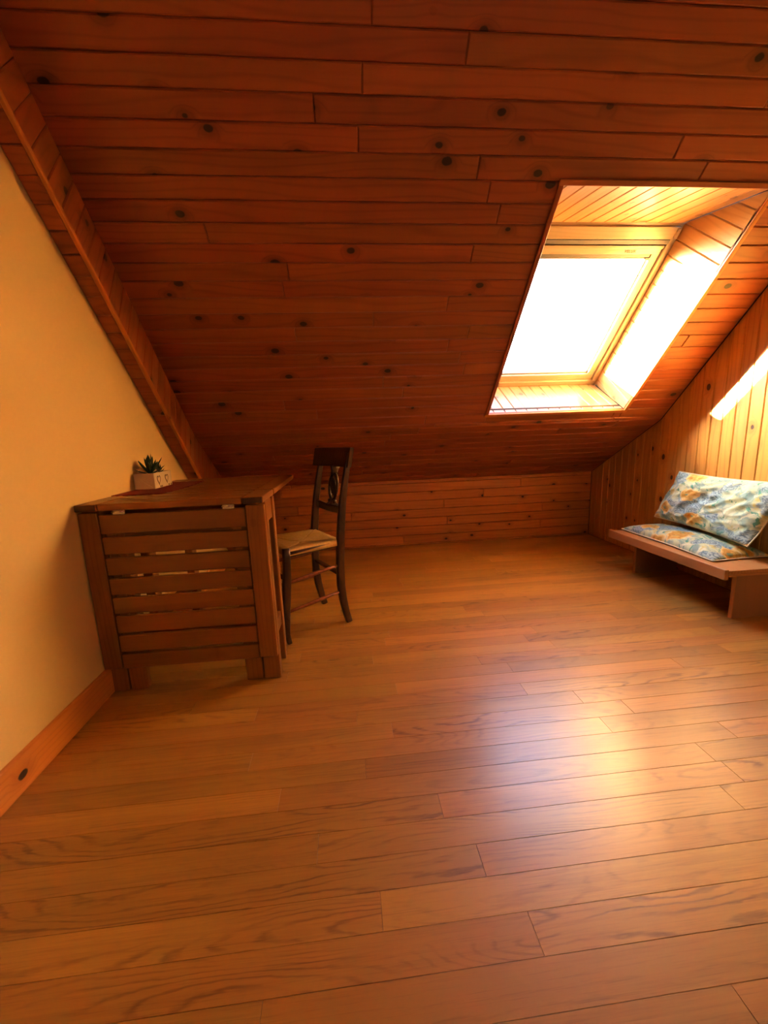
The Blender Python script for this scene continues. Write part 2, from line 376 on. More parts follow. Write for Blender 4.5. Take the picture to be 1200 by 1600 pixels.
quads = [[sl(X0, HS1, T0), sl(X1, HS1, T0), sl(X1, SMAX+0.02, T0), sl(X0, SMAX+0.02, T0)], [sl(X0, 0, T0), sl(X1, 0, T0), sl(X1, HS0, T0), sl(X0, HS0, T0)],
         [sl(X0, HS0, T0), sl(HX0, HS0, T0), sl(HX0, HS1, T0), sl(X0, HS1, T0)], [sl(HX1, HS0, T0), sl(X1, HS0, T0), sl(X1, HS1, T0), sl(HX1, HS1, T0)],
         [lo(X0, LL+0.05, T0), lo(X1, LL+0.05, T0), lo(X1, -0.01, T0), lo(X0, -0.01, T0)],
         [Vector((X0, YB-SMAX*S2+0.03, ZC+T0)), Vector((X1, YB-SMAX*S2+0.03, ZC+T0)), Vector((X1, YR-0.1, ZC+T0)), Vector((X0, YR-0.1, ZC+T0))]]
ce = link('ceiling', slab('ceiling', quads), M['gap'])
props(ce, 'red brown pine boarded sloping ceiling with dark knots', 'ceiling', 'structure')
Fm = frame(sl(0, 0), (-1, 0, 0), (0, -S2, -S2))          # local x = -x, local y = up the slope
Fm_y = Fm.to_3x3() @ Vector((0, 1, 0))
sg = 1.0 if Fm_y.z > 0 else -1.0
def slope_rows():
    k0 = -1; s0 = 0.031
    jf = rj(0.9, 2.3, 3)
    k = k0
    while s0 + k*PIT < SMAX:
        a, b = max(0.0, s0+k*PIT)+0.0006, min(s0+(k+1)*PIT, SMAX)-0.0006
        js = [XL] + sorted(jf(k, XL, XR)) + [XR]
        for u, w in zip(js[:-1], js[1:]):
            polys = [[(u+.0006, a), (w-.0006, a), (w-.0006, b), (u+.0006, b)]]
            if b > OS0 and a < OS1 and w > OX0 and u < OX1:
                polys = []
                ia, ib = max(a, OS0), min(b, OS1)
                if u < OX0: polys.append([(u+.0006, a), (OX0, a), (OX0, b), (u+.0006, b)])
                if w > OX1: polys.append([(OX1, a), (w-.0006, a), (w-.0006, b), (OX1, b)])
                c0, c1 = max(u, OX0), min(w, OX1)
                if a < OS0: polys.append([(c0, a), (c1, a), (c1, OS0), (c0, OS0)])
                if b > OS1: polys.append([(c0, OS1), (c1, OS1), (c1, b), (c0, b)])
            for p in polys: pboard('board', M['ceil'], ce, Fm, [(-q[0], sg*q[1]) for q in p], 0.0125, 0.0045)
        k += 1
slope_rows()
Fl = frame(lo(0, 0), (-1, 0, 0), -lowN); s2g = 1.0 if (Fl.to_3x3() @ Vector((0, 1, 0))).z < 0 else -1.0
rows([(-XL, 0), (-XR, 0), (-XR, s2g*LL), (-XL, s2g*LL)], 0, LL/11, 'board', M['ceil'], ce, Fl, rj(0.9, 2.3, 11), ch=0.0045, th=0.0125)

# flat part of the ceiling above the camera
Fc = frame((0, 0, ZC), (1, 0, 0), (0, 0, -1))
rows([(XL, -(YB-SMAX*S2)), (XR, -(YB-SMAX*S2)), (XR, -YR), (XL, -YR)], 0, 0.16, 'board', M['ceil'], ce, Fc, None, ch=0.0045, th=0.0125)

# knee wall (far) and right wall, boarded
wb = abox('wall_back', M['gap'], None, X0, X1, YK+0.0125, YK+0.08, -0.05, ZK+0.05, bev=0)
props(wb, 'low orange pine knee wall under the slope, horizontal boards', 'wall', 'structure')
Fk = frame((0, YK, 0), (1, 0, 0), (0, -1, 0)); kg = 1.0 if (Fk.to_3x3() @ Vector((0, 1, 0))).z > 0 else -1.0
rows([(XL, 0), (XR, 0), (XR, kg*ZK), (XL, kg*ZK)], kg*0.0935, 0.0800, 'board', M['knee'], wb, Fk, rj(1.1, 2.4, 21), ch=0.0045, th=0.0125)

def gable(off):                              # y, z outline of a side wall, convex
    return [(YR, -0.05), (YK+off, -0.05), (YK+off, ZK+off*0.5), (YB+off*0.35, ZB+off*0.6), (YB-SMAX*S2, ZC+off), (YR, ZC+off)]
def side_wall(name, x0, x1, mat):
    g = gable(0.011); n = len(g)
    vs = [(x0, *p) for p in g] + [(x1, *p) for p in g]
    fs = [tuple(range(n))[::-1], tuple(range(n, 2*n))] + [(i, (i+1) % n, n+(i+1) % n, n+i) for i in range(n)]
    return link(name, mesh(name, vs, fs), mat)
wr = side_wall('wall_right', XR+0.0125, XR+0.09, M['gap'])
props(wr, 'right gable wall of vertical honey pine boards', 'wall', 'structure')
g0 = [(YR, 0), (YK, 0), (YK, ZK), (YB, ZB), (YB-SMAX*S2, ZC), (YR, ZC)]
Fr = frame((XR, 0, 0), (0, 0, 1), (-1, 0, 0)); yg = 1.0 if (Fr.to_3x3() @ Vector((0, 1, 0))).y > 0 else -1.0
rows([(z, yg*y) for y, z in g0], yg*(YK-0.012), 0.0800, 'board', M['rwall'], wr, Fr, None, ch=0.0045, th=0.0125)
wlft = side_wall('wall_left', XL-0.09, XL, M['plaster'])
props(wlft, 'smooth cream plaster gable wall on the left', 'wall', 'structure')
wbk = abox('wall_behind_camera', M['ceil'], None, X0, X1, YR-0.1, YR, -0.05, ZC+0.02, bev=0); wbk.name = 'wall_front'
props(wbk, 'dark red brown wooden wall behind the viewer', 'wall', 'structure')

w2 = empty('fill_lamp_frame', (1.0, YR, 0.85)); props(w2, 'plain pine frame added around the fill lamp behind the viewer', 'window', 'structure')  # added frame dressing the fill lamp; the wall has no opening
for zz in (0.87, 2.03): abox('frame_rail', M['base'], w2, 0.44, 1.56, YR, YR+0.03, zz-0.03, zz+0.03, 'x')
for xx in (0.47, 1.53): abox('frame_rail', M['base'], w2, xx-0.03, xx+0.03, YR, YR+0.03, 0.90, 2.00, 'z')

# boxed rafter along the left wall
tb = empty('trim_1', (XL, 3.48, 0)); props(tb, 'pine boxed rafter running down along the plaster wall', 'trim', 'structure')
PB = 3.48; XA, XC = -0.929, -0.975
def slb(x, s): return Vector((x, PB/2+ (YB-ZB)/2*1.0 - s*S2, PB/2 - (YB-ZB)/2 + s*S2))   # on plane y+z=PB
zmax_s = (ZC - (PB/2-(YB-ZB)/2))/S2; zmin_s = (0.0 - (PB/2-(YB-ZB)/2))/S2
Fu = frame(slb(XL, 0), (1, 0, 0), (0, -S2, -S2)); ug = 1.0 if (Fu.to_3x3() @ Vector((0, 1, 0))).z > 0 else -1.0
rows([(0.0, ug*zmin_s), (XA-XL-0.012, ug*zmin_s), (XA-XL-0.012, ug*zmax_s), (0.0, ug*zmax_s)], 0.02, PIT, 'board', M['ceil'], tb, Fu, None, ch=0.004)
# side face: local x across (towards the roof), local y up the slope
T1 = (PM-PB)*S2
across = (Vector((XC, 0, 0)) + Vector((0, S2, S2))*T1 - Vector((XA, 0, 0))); across_n = across.normalized(); aL = across.length
sN = Vector((0, -S2, S2)).cross(across_n); sN = sN if sN.x > 0 else -sN
Fs = frame(slb(XA, 0), across_n, sN); sgn = 1.0 if (Fs.to_3x3() @ Vector((0, 1, 0))).z > 0 else -1.0
n_hi = SMAX+0.0
rows([(0, 0), (aL, 0), (aL, sgn*n_hi), (0, sgn*n_hi)], 0.01, PIT, 'board', M['ceil'], tb, Fs, None, ch=0.004)
def toFs(p): q = Fs.inverted() @ Vector(p); return (q.x, q.y)
xl_ = XC - 0.03
low_poly = [(0, 0), (0, sgn*zmin_s), toFs((xl_, YK, 0.0)), toFs((xl_, YK, ZK)), (aL, 0)]
rows(low_poly, 0.01, PIT, 'board', M['ceil'], tb, Fs, None, ch=0.004)
p0, p1 = slb(XA-0.006, zmin_s), slb(XA-0.006, zmax_s)
cs_ = bar('corner_strip', M['knee'], tb, p0+Vector((0, -.004, -.004)), p1+Vector((0, -.004, -.004)), 0.017, 0.016, (0, 1, 1))

# left skirting
Fb = frame((XL+0.013, 0, 0), (0, 1, 0), (1, 0, 0)); bg_ = 1.0 if (Fb.to_3x3() @ Vector((0, 1, 0))).z > 0 else -1.0
bb = pboard('baseboard_left', M['base'], None, Fb, [(YR, 0), (3.36, 0), (3.36, bg_*0.114), (YR, bg_*0.114)], 0.013, 0.004)
props(bb, 'bright knotty pine skirting board along the plaster wall', 'baseboard', 'structure')

# ------------------------------------------------------------------ skylight
wd = empty('window_1', sl((OX0+OX1)/2, OS0)); props(wd, 'pine framed roof window in a boarded reveal', 'window', 'structure')
TD = 0.41; BS, TS = 0.0, 1.078               # inner edge of the frame at depth TD
def quadboards(A, B, C, D, pitch, first, parent, mat, name='lining_board', along='AD'):
    """boards on plane ABCD (A-B at the room edge, D-C at the frame), boards run A->D"""
    A, B, C, D = map(Vector, (A, B, C, D)); X = (D-A).normalized(); N = (B-A).cross(D-A).normalized()
    cen = (A+B+C+D)/4; mid = sl((OX0+OX1)/2, 0.65, 0.2)
    if N.dot(mid-cen) < 0: N = -N
    F = frame(A, X, N); Fi = F.inverted(); pl = [(Fi @ p)[:2] for p in (A, B, C, D)]
    rows(pl, first, pitch, name, mat, parent, F, None, ch=0.0045)
quadboards(sl(OX1, OS1), sl(OX0, OS1), sl(OX0, TS, TD), sl(OX1, TS, TD), PIT, 0.0, wd, M['lining'])
quadboards(sl(OX0, OS0), sl(OX1, OS0), sl(OX1, BS, TD), sl(OX0, BS, TD), PIT, 0.03, wd, M['lining'])
for xx in (OX1, OX0):                        # side linings: boards run from frame to room edge, flaring with the top and bottom
    N = Vector((-1, 0, 0)) if xx == OX1 else Vector((1, 0, 0))
    Xd = (sl(0, 0.30, 0) - sl(0, 0.27, TD)).normalized()
    Xd = Vector((0, -S2*0.10-S2, S2*0.10-S2)).normalized()
    F = frame(sl(xx, 0), Xd, N); Fi = F.inverted()
    pl = [(Fi @ p)[:2] for p in (sl(xx, OS0), sl(xx, OS1), sl(xx, TS, TD), sl(xx, BS, TD))]
    rows(pl, 0.01, PIT, 'lining_board', M['lining'], wd, F, None, ch=0.0045)
# casing round the opening
cw, ct = 0.022, 0.012
def slbar(name, mat, parent, x0, s0, x1, s1, t0, t1, w, bev=0.002):
    a, b = sl(x0, s0, (t0+t1)/2), sl(x1, s1, (t0+t1)/2)
    return bar(name, mat, parent, a, b, w, abs(t1-t0), (0, S2, S2), bev)
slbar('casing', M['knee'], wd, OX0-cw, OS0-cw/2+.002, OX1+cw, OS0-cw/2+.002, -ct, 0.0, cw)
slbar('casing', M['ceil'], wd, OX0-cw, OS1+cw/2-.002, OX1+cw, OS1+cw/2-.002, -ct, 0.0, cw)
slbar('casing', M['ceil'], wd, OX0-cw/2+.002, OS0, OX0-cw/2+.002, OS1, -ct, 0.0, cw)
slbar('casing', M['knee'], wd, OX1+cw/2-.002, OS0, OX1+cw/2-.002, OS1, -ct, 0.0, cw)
# fixed frame
fr_ = 0.055
def ring(name, mat, parent, xa, xb, sa, sb, w, t0, t1, bev=0.003, ws=None):
    """four rails round xa..xb, sa..sb (outer), one mesh per rail"""
    out = []
    out.append(slbar(name, mat, parent, xa, sa+w/2, xb, sa+w/2, t0, t1, w, bev))
    out.append(slbar(name, mat, parent, xa, sb-w/2, xb, sb-w/2, t0, t1, w, bev))
    out.append(slbar(name, mat, parent, xa+w/2, sa+w, xa+w/2, sb-w, t0, t1, w, bev))
    out.append(slbar(name, mat, parent, xb-w/2, sa+w, xb-w/2, sb-w, t0, t1, w, bev))
    return out
ring('fixed_frame', M['frame'], wd, OX0-0.02, OX1+0.02, BS-0.02, TS+0.02, 0.055, TD, TD+0.09)
# header board above the sash with its grey ventilation flap
slbar('header_board', M['frame'], wd, OX0, 1.032, OX1-0.012, 1.032, TD-0.012, TD+0.02, 0.062)
slbar('header_cap', M['frame'], wd, OX1-0.030, 1.032, OX1-0.012, 1.032, TD-0.022, TD-0.01, 0.050)
slbar('vent_flap', M['alu'], wd, OX0+0.01, 0.984, OX1-0.03, 0.984, TD-0.004, TD+0.02, 0.024)
slbar('sash_top_rail', M['frame'], wd, OX0+0.02, 0.957, OX1-0.045, 0.957, TD-0.004, TD+0.03, 0.018)
slbar('sash_top_rail', M['frame'], wd, OX0+0.035, 0.932, OX1-0.05, 0.932, TD+0.004, TD+0.05, 0.030)
slbar('sash_backing', M['frame'], wd, OX0+0.02, 0.985, OX1-0.02, 0.985, TD+0.045, TD+0.085, 0.17)
# sash
SX0, SX1, SS0, SS1 = OX0+0.040, OX1-0.040, BS+0.036, 0.945
slbar('sash_rail', M['frame'], wd, SX0, SS0+0.024, SX1, SS0+0.024, TD+0.012, TD+0.07, 0.048)
slbar('sash_rail', M['frame'], wd, SX0+0.024, SS0+0.048, SX0+0.024, SS1, TD+0.012, TD+0.07, 0.048)
slbar('sash_rail', M['frame'], wd, SX1-0.024, SS0+0.048, SX1-0.024, SS1, TD+0.012, TD+0.07, 0.048)
slbar('glazing_bead', M['frame'], wd, SX0+0.048, SS0+0.053, SX1-0.048, SS0+0.053, TD+0.03, TD+0.06, 0.010)
slbar('glazing_bead', M['frame'], wd, SX1-0.053, SS0+0.048, SX1-0.053, SS1, TD+0.03, TD+0.06, 0.010)
slbar('glazing_bead', M['frame'], wd, SX0+0.053, SS0+0.048, SX0+0.053, SS1, TD+0.03, TD+0.06, 0.010)
# roller blind tucked at the top
slbar('blind_housing', M['alu'], wd, OX0+0.06, 0.905, OX1-0.09, 0.905, TD+0.015, TD+0.05, 0.020)
slbar('blind_bar', M['frame'], wd, OX0+0.065, 0.889, OX1-0.10, 0.889, TD+0.018, TD+0.034, 0.010)
slbar('blind_clip', M['alu'], wd, OX1-0.115, 0.887, OX1-0.088, 0.887, TD+0.010, TD+0.03, 0.016)
gp = slbar('pane', M['glass'], wd, SX0+0.04, (SS0+SS1)/2, SX1-0.04, (SS0+SS1)/2, TD+0.048, TD+0.052, SS1-SS0-0.06, 0)
# exterior flashing kerb and roof tiles slab that shades the glass
ring('flashing', M['roofing'], wd, OX0-0.06, OX1+0.06, BS-0.06, TS+0.06, 0.045, TD, TD+0.11)
# outer roof skin
rq = [[sl(X0, TS+0.02, TD), sl(X1, TS+0.02, TD), sl(X1, SMAX+0.4, TD), sl(X0, SMAX+0.4, TD)], [sl(X0, -1.0, TD), sl(X1, -1.0, TD), sl(X1, BS-0.02, TD), sl(X0, BS-0.02, TD)],
      [sl(X0, BS-0.02, TD), sl(OX0-0.02, BS-0.02, TD), sl(OX0-0.02, TS+0.02, TD), sl(X0, TS+0.02, TD)], [sl(OX1+0.02, BS-0.02, TD), sl(X1, BS-0.02, TD), sl(X1, TS+0.02, TD), sl(OX1+0.02, TS+0.02, TD)]]
rf = link('roof', slab('roof', rq, 0.04), M['roofing']); rf.name = 'trim_2'
props(rf, 'dark outer roof skin around the skylight', 'roof', 'structure')
# raised party wall added outside, unseen, to narrow the sun streak
blocker = link('sun_blocker', slab('sun_blocker_mesh', [[sl(0.70, -0.9, TD+0.041), sl(0.90, -0.9, TD+0.041), sl(0.90, SMAX, TD+0.041), sl(0.70, SMAX, TD+0.041)]], 0.24), M['roofing'])
props(blocker, 'raised dark party slab added on the roof to narrow the sun streak', 'wall', 'structure')
# small printed mark on the sash top rail
cu = bpy.data.curves.new('printed_mark', 'FONT'); cu.body = 'VELUX'; cu.size = 0.021; cu.extrude = 0.0004; cu.offset = 0.0006; cu.align_x = 'CENTER'; cu.space_character = 1.15
tmp = bpy.data.objects.new('tmp', cu); COL.objects.link(tmp); bpy.context.view_layer.update()
tme = bpy.data.meshes.new_from_object(tmp.evaluated_get(bpy.context.evaluated_depsgraph_get())); bpy.data.objects.remove(tmp)
Up = Vector((0, -S2, S2)); Ft = frame(sl(1.70, 0.926, TD+0.0025), (1, 0, 0), (0, -S2, -S2))
tme.materials.clear(); link('printed_mark', tme, M['print'], wd, Ft)

# daylight portal in the opening (guides the sampling of the sky only)
pd_ = bpy.data.lights.new('sky_portal', 'AREA'); pd_.shape = 'RECTANGLE'; pd_.size = 0.86; pd_.size_y = 0.86; pd_.cycles.is_portal = True
po = bpy.data.objects.new('sky_portal', pd_); COL.objects.link(po)
po.matrix_world = frame(sl((OX0+OX1)/2, 0.5, TD+0.06), (1, 0, 0), (0, S2, S2))

# ------------------------------------------------------------------ gateleg table
TX0, TX1 = -1.013, -0.327
tz = 0.79
tb_ = empty('gateleg_table', (-0.67, 1.72, 0)); props(tb_, 'dark brown slatted gateleg table against the plaster wall, front leaf hanging', 'table')
mt = M['table']
def deck(y0, y1, n):                         # slatted top section with end battens
    g = 0.004; h0 = tz-0.026
    for xa, xb in ((TX0, TX0+0.078), (TX1-0.078, TX1)):
        b = abox('batten', mt, tb_, xa, xb, y0, y1, h0, tz, 'y')
        for yy, s in ((y0, -1),):
            e = abox('end_grain', M['table_end'], b, xa+0.003, xb-0.003, yy-0.0012, yy+0.004, h0+0.002, tz-0.002, 'x', 0.0008)
    w = (y1-y0)/n
    for i in range(n): abox('slat', mt, tb_, TX0+0.081, TX1-0.081, y0+i*w+g/2, y0+(i+1)*w-g/2, h0, tz, 'x')
deck(1.580, 1.815, 3)
deck(1.825, 2.520, 9)
# hanging front leaf
ly0, ly1 = 1.592, 1.612
for xa, xb in ((TX0, TX0+0.070), (TX1-0.072, TX1)): abox('leaf_stile', mt, tb_, xa, xb, ly0, ly1, 0.116, 0.757, 'z')
SL = [(.748, .673), (.660, .592), (.578, .508), (.495, .428), (.416, .350), (.339, .268), (.257, .187), (.176, .114)]
for a, b in SL: abox('leaf_slat', mt, tb_, TX0+0.073, TX1-0.075, ly0+0.001, ly1-0.002, b, a, 'x')
for xa in (-0.93, -0.46): abox('leaf_batten', mt, tb_, xa, xa+0.035, ly1-0.001, ly1+0.008, 0.16, 0.72, 'z')
# end frames, two uprights each with top and bottom rail
for xs, s in ((TX1, -1), (TX0, 1)):
    x0, x1 = sorted((xs, xs+s*0.068))
    abox('leg', mt, tb_, x0, x1, 1.620, 1.664, 0, tz-0.027, 'z')
    abox('leg', mt, tb_, x0, x1, 1.772, 1.816, 0, tz-0.027, 'z')
    xi0, xi1 = sorted((xs+s*0.006, xs+s*0.030))
    r1 = abox('end_rail', mt, tb_, xi0, xi1, 1.664, 1.772, 0.672, 0.762, 'y')
    r2_ = abox('end_rail', mt, tb_, xi0, xi1, 1.664, 1.772, 0.175, 0.240, 'y')
    if s < 0:
        for (yy, zz) in ((1.642, 0.735), (1.794, 0.735), (1.70, 0.20)):
            scr = loft('screw', M['steel'], tb_, [(xs-0.001, yy, zz), (xs+0.0025, yy, zz)] if zz > .5 else [(xs-0.008, yy, zz), (xs-0.0035, yy, zz)], [(0.005, 0.005)]*2, 10, up=(0, 1, 0))
# gate folded flat behind the front leaf: its two legs stand beside the fixed legs
for x0 in (TX1-0.068-0.075, TX0+0.068+0.006): abox('gate_leg', mt, tb_, x0, x0+0.069, 1.622, 1.650, 0, 0.735, 'z')
abox('gate_rail', mt, tb_, TX0+0.143, TX1-0.143, 1.624, 1.646, 0.655, 0.725, 'x')
abox('gate_rail', mt, tb_, TX0+0.143, TX1-0.143, 1.624, 1.646, 0.175, 0.235, 'x')
# long rails between the end frames
abox('stretcher', mt, tb_, TX0+0.030, TX1-0.030, 1.700, 1.722, 0.180, 0.235, 'x')
abox('apron', mt, tb_, TX0+0.068, TX1-0.068, 1.790, 1.812, 0.690, 0.762, 'x')
# second gate swung out under the raised far leaf
abox('gate_leg', mt, tb_, -0.93, -0.89, 2.30, 2.365, 0, tz-0.027, 'z')
abox('gate_leg', mt, tb_, -0.93, -0.89, 1.83, 1.89, 0.10, tz-0.03, 'z')
abox('gate_rail', mt, tb_, -0.925, -0.90, 1.89, 2.30, 0.68, 0.745, 'y'); abox('gate_rail', mt, tb_, -0.925, -0.90, 1.89, 2.30, 0.18, 0.24, 'y')
for xx in (-0.86, -0.46):
    hb = abox('hinge', M['steel'], tb_, xx-0.022, xx+0.022, 1.586, 1.592, 0.748, 0.765, 'x', 0.001)
    loft('hinge_pin', M['steel'], hb, [(xx-0.024, 1.584, 0.7585), (xx+0.024, 1.584, 0.7585)], [(0.003, 0.003)]*2, 8, mw=Matrix.Identity(4))

# red cloth under the planter
def cloth():
    n, m_ = 16, 24; vs = []; fs = []; x0, x1, y0, y1 = -1.012, -0.80, 1.83, 2.36
    for j in range(m_+1):
        for i in range(n+1):
            u, v = i/n, j/m_; x = x0+(x1-x0)*u; y = y0+(y1-y0)*v
            e = 0.006*math.sin(v*60) if i == n else 0
            vs.append((x+e+0.02*math.sin(v*math.pi)*u, y+(0.006*math.sin(u*40) if j in (0, m_) else 0), tz+0.0022+0.0006*math.sin(i*1.9)*math.cos(j*1.3)))
    N1 = len(vs); vs += [(a, b, tz+0.0002) for a, b, c in vs]
    for j in range(m_):
        for i in range(n):
            a = j*(n+1)+i; fs.append((a, a+1, a+n+2, a+n+1)); fs.append((N1+a, N1+a+n+1, N1+a+n+2, N1+a+1))
    bd = [(i, i+1) for i in range(n)] + [(j*(n+1)+n, (j+1)*(n+1)+n) for j in range(m_)] + [(m_*(n+1)+i+1, m_*(n+1)+i) for i in range(n)] + [((j+1)*(n+1), j*(n+1)) for j in range(m_)]
    for a, b in bd: fs.append((b, a, N1+a, N1+b))
    return mesh('table_runner', vs, fs, True)
tr = link('table_runner', cloth(), M['cloth']); props(tr, 'dark red cloth mat under the planter on the table', 'cloth')

# planter box with succulent
PX0, PX1, PY0, PY1, PZ, PH = -1.005, -0.912, 2.022, 2.215, tz+0.0035, 0.074
pl_ = empty('planter_box', ((PX0+PX1)/2, (PY0+PY1)/2, PZ)); props(pl_, 'small whitewashed box planter with heart cutouts holding a succulent', 'planter')
tw = 0.007
abox('side_panel', M['box'], pl_, PX0, PX1, PY0, PY0+tw, PZ, PZ+PH, 'x', 0.001)
abox('side_panel', M['box'], pl_, PX0, PX1, PY1-tw, PY1, PZ, PZ+PH, 'x', 0.001)
abox('side_panel', M['box'], pl_, PX0, PX0+tw, PY0+tw, PY1-tw, PZ, PZ+PH, 'y', 0.001)
abox('side_panel', M['box'], pl_, PX1-tw, PX1, PY0+tw, PY1-tw, PZ, PZ+PH, 'y', 0.001)
abox('soil', M['soil'], pl_, PX0+tw, PX1-tw, PY0+tw, PY1-tw, PZ+0.002, PZ+PH-0.012, 'y', 0.0)
def heart(cy_, cz_, r, inner):
    pts = []
    for i in range(36):
        t = 2*math.pi*i/36; hx = 16*math.sin(t)**3/17.0; hz = (13*math.cos(t)-5*math.cos(2*t)-2*math.cos(3*t)-math.cos(4*t))/17.0
        pts.append((hx*r*0.9, hz*r*1.25))
    vs = [(PX1+0.0012, cy_+a, cz_+b) for a, b in pts] + [(PX1+0.0012, cy_+a*inner, cz_+b*inner+0.0005) for a, b in pts] + [(PX1-0.0005, cy_+a, cz_+b) for a, b in pts]
    fs = [(i, (i+1) % 36, 36+(i+1) % 36, 36+i) for i in range(36)] + [(i, 72+i, 72+(i+1) % 36, (i+1) % 36) for i in range(36)]
    return link('heart_outline', mesh('heart_outline', vs, fs), M['heart'], pl_, Matrix.Identity(4))
heart(2.068, PZ+0.040, 0.022, 0.72); heart(2.155, PZ+0.040, 0.021, 0.72)
for i, yy in enumerate((2.075, 2.09, 2.17, 2.195)): abox('bottom_notch', M['heart'], pl_, PX1-0.001, PX1+0.001, yy, yy+0.010, PZ+0.002, PZ+0.010, 'y', 0.0005)
rope = [(PX1-0.062+0.05*t, PY0-0.002-0.003*math.sin(t*math.pi), PZ+0.050-0.042*t**0.8) for t in [i/8 for i in range(9)]]
loft('string', M['box'], pl_, rope, [(0.0011, 0.0011)]*9, 6, mw=Matrix.Identity(4))
# succulent
sc_c = Vector((-0.955, 2.085, PZ+PH-0.008))
su = empty('succulent', sc_c); props(su, 'dark green rosette succulent in the heart planter', 'plant')
def leaf_mesh(L, w, curl):
    n = 7; vs = []; fs = []
    for i in range(n+1):
        t = i/n; ww = w*(math.sin(math.pi*min(1, 0.18+t*0.82))**0.7)*(1 if t < 0.98 else 0.1); x = L*t; z = curl*L*t*t
        vs += [(x, -ww/2, z+0.12*ww), (x, 0, z-0.22*ww), (x, ww/2, z+0.12*ww), (x, 0, z+0.10*ww)]
    for i in range(n):
        for k in range(4): a = i*4+k; b = i*4+(k+1) % 4; fs.append((a, b, b+4, a+4))
    fs.append((0, 3, 2, 1)); fs.append((n*4, n*4+1, n*4+2, n*4+3)); return mesh('leaf', vs, fs, True)
LV = [(-2.9, 0.28, 0.105, 0.015), (2.7, 0.62, 0.10, 0.020), (2.2, 0.95, 0.09, 0.022), (-1.6, 1.42, 0.095, 0.026), (0.25, 1.30, 0.10, 0.022), (0.9, 0.72, 0.105, 0.018), (1.4, 0.5, 0.085, 0.02),
      (-0.5, 0.65, 0.09, 0.02), (0.4, 0.4, 0.08, 0.018), (-1.2, 0.75, 0.08, 0.022), (-2.2, 0.8, 0.075, 0.022), (1.9, 0.35, 0.08, 0.018), (-0.1, 0.95, 0.08, 0.024), (1.1, 1.15, 0.09, 0.02), (2.9, 1.15, 0.085, 0.02), (-0.9, 1.1, 0.07, 0.022)]
for az, el, L, w in LV:
    X = Vector((math.cos(az)*math.cos(el), math.sin(az)*math.cos(el), math.sin(el))); U = Vector((0, 0, 1)); N = (U - X*U.dot(X)).normalized()
    o = link('leaf', leaf_mesh(L, w, 0.15), M['leaf'], su, frame(sc_c, X, N))
for i in range(14):                          # small toothed rosette on the right
    az = i*2.4; el = 0.3+i*0.08; X = Vector((math.cos(az)*math.cos(el), math.sin(az)*math.cos(el), math.sin(el))); N = (Vector((0, 0, 1)) - X*X.z).normalized()
    link('leaf', leaf_mesh(0.032, 0.010, 0.3), M['leaf'], su, frame(sc_c+Vector((0.012, 0.07, 0.004+i*0.0016)), X, N))

# ------------------------------------------------------------------ chair
CO = Vector((-0.10, 2.257, 0)); cw_ = Vector((-0.47, 0.883, 0)); cf = Vector((-0.883, -0.47, 0))
def C(a, b, z): return CO + cf*a + cw_*b + Vector((0, 0, z))
chr_ = empty('rush_seat_chair', C(0.18, 0, 0)); props(chr_, 'dark wooden chair with woven rush seat and carved oval back splat', 'chair')
I4 = Matrix.Identity(4)
def cl(name, mat, pts, rad, n=12, square=True, parent=None, up=None):
    return loft(name, mat, parent or chr_, [C(*p) for p in pts], rad, n, square, up or tuple(cf), True, I4)
prof = [(0.006, 0.0), (0.022, 0.06), (0.037, 0.14), (0.045, 0.22), (0.043, 0.34), (0.036, 0.46), (0.024, 0.56), (0.010, 0.66), (-0.008, 0.75), (-0.028, 0.84), (-0.044, 0.925)]
for sb in (-1, 1):
    cl('rear_leg', M['chair'], [(a + (0.0 if sb < 0 else 0.004*(z/0.9)), sb*(0.158 + 0.012*max(0, (0.46-abs(z-0.46)))), z) for a, z in prof],
       [(0.013, 0.017), (0.014, 0.018), (0.015, 0.020), (0.015, 0.021), (0.015, 0.021), (0.015, 0.021), (0.014, 0.020), (0.013, 0.019), (0.012, 0.017), (0.011, 0.015), (0.010, 0.012)])
    fp = [(0.363, 0.0), (0.374, 0.05), (0.372, 0.14), (0.362, 0.24), (0.350, 0.34), (0.344, 0.44), (0.343, 0.485)]
    cl('front_leg', M['chair'], [(a, sb*0.195, z) for a, z in fp], [(0.010, 0.011), (0.013, 0.015), (0.016, 0.019), (0.017, 0.020), (0.017, 0.019), (0.016, 0.017), (0.016, 0.017)])
    cl('side_rung', M['rung'], [(0.05+0.30*t, sb*(0.162+0.03*t), 0.335-0.022*t) for t in (0, .25, .5, .75, 1)], [(0.007, 0.007), (0.009, 0.009), (0.0105, 0.0105), (0.009, 0.009), (0.007, 0.007)], 10, False)
    cl('side_rung', M['rung'], [(0.045+0.315*t, sb*(0.162+0.03*t), 0.188-0.025*t) for t in (0, .25, .5, .75, 1)], [(0.007, 0.007), (0.009, 0.009), (0.0105, 0.0105), (0.009, 0.009), (0.007, 0.007)], 10, False)
    cl('seat_rail', M['chair'], [(0.045+0.29*t, sb*(0.155+0.03*t), 0.452) for t in (0, .5, 1)], [(0.011, 0.015)]*3, 10, True, up=(0, 0, 1))
cl('rear_rung', M['chair'], [(0.046, b, 0.285) for b in (-0.16, 0, 0.16)], [(0.009, 0.012)]*3, 10, True)
cl('front_rung', M['chair'], [(0.366, b, 0.20) for b in (-0.19, 0, 0.19)], [(0.010, 0.010)]*3, 10, False)
cl('front_rung', M['chair'], [(0.354, b, 0.33) for b in (-0.19, 0, 0.19)], [(0.010, 0.010)]*3, 10, False)
# curved lower back rail
cl('back_rail', M['chair'], [(0.010-0.012*(1-(b/0.16)**2), b, 0.618+0.010*(b/0.16)**2) for b in [x*0.04 for x in range(-4, 5)]], [(0.021, 0.009)]*9, 12, True)
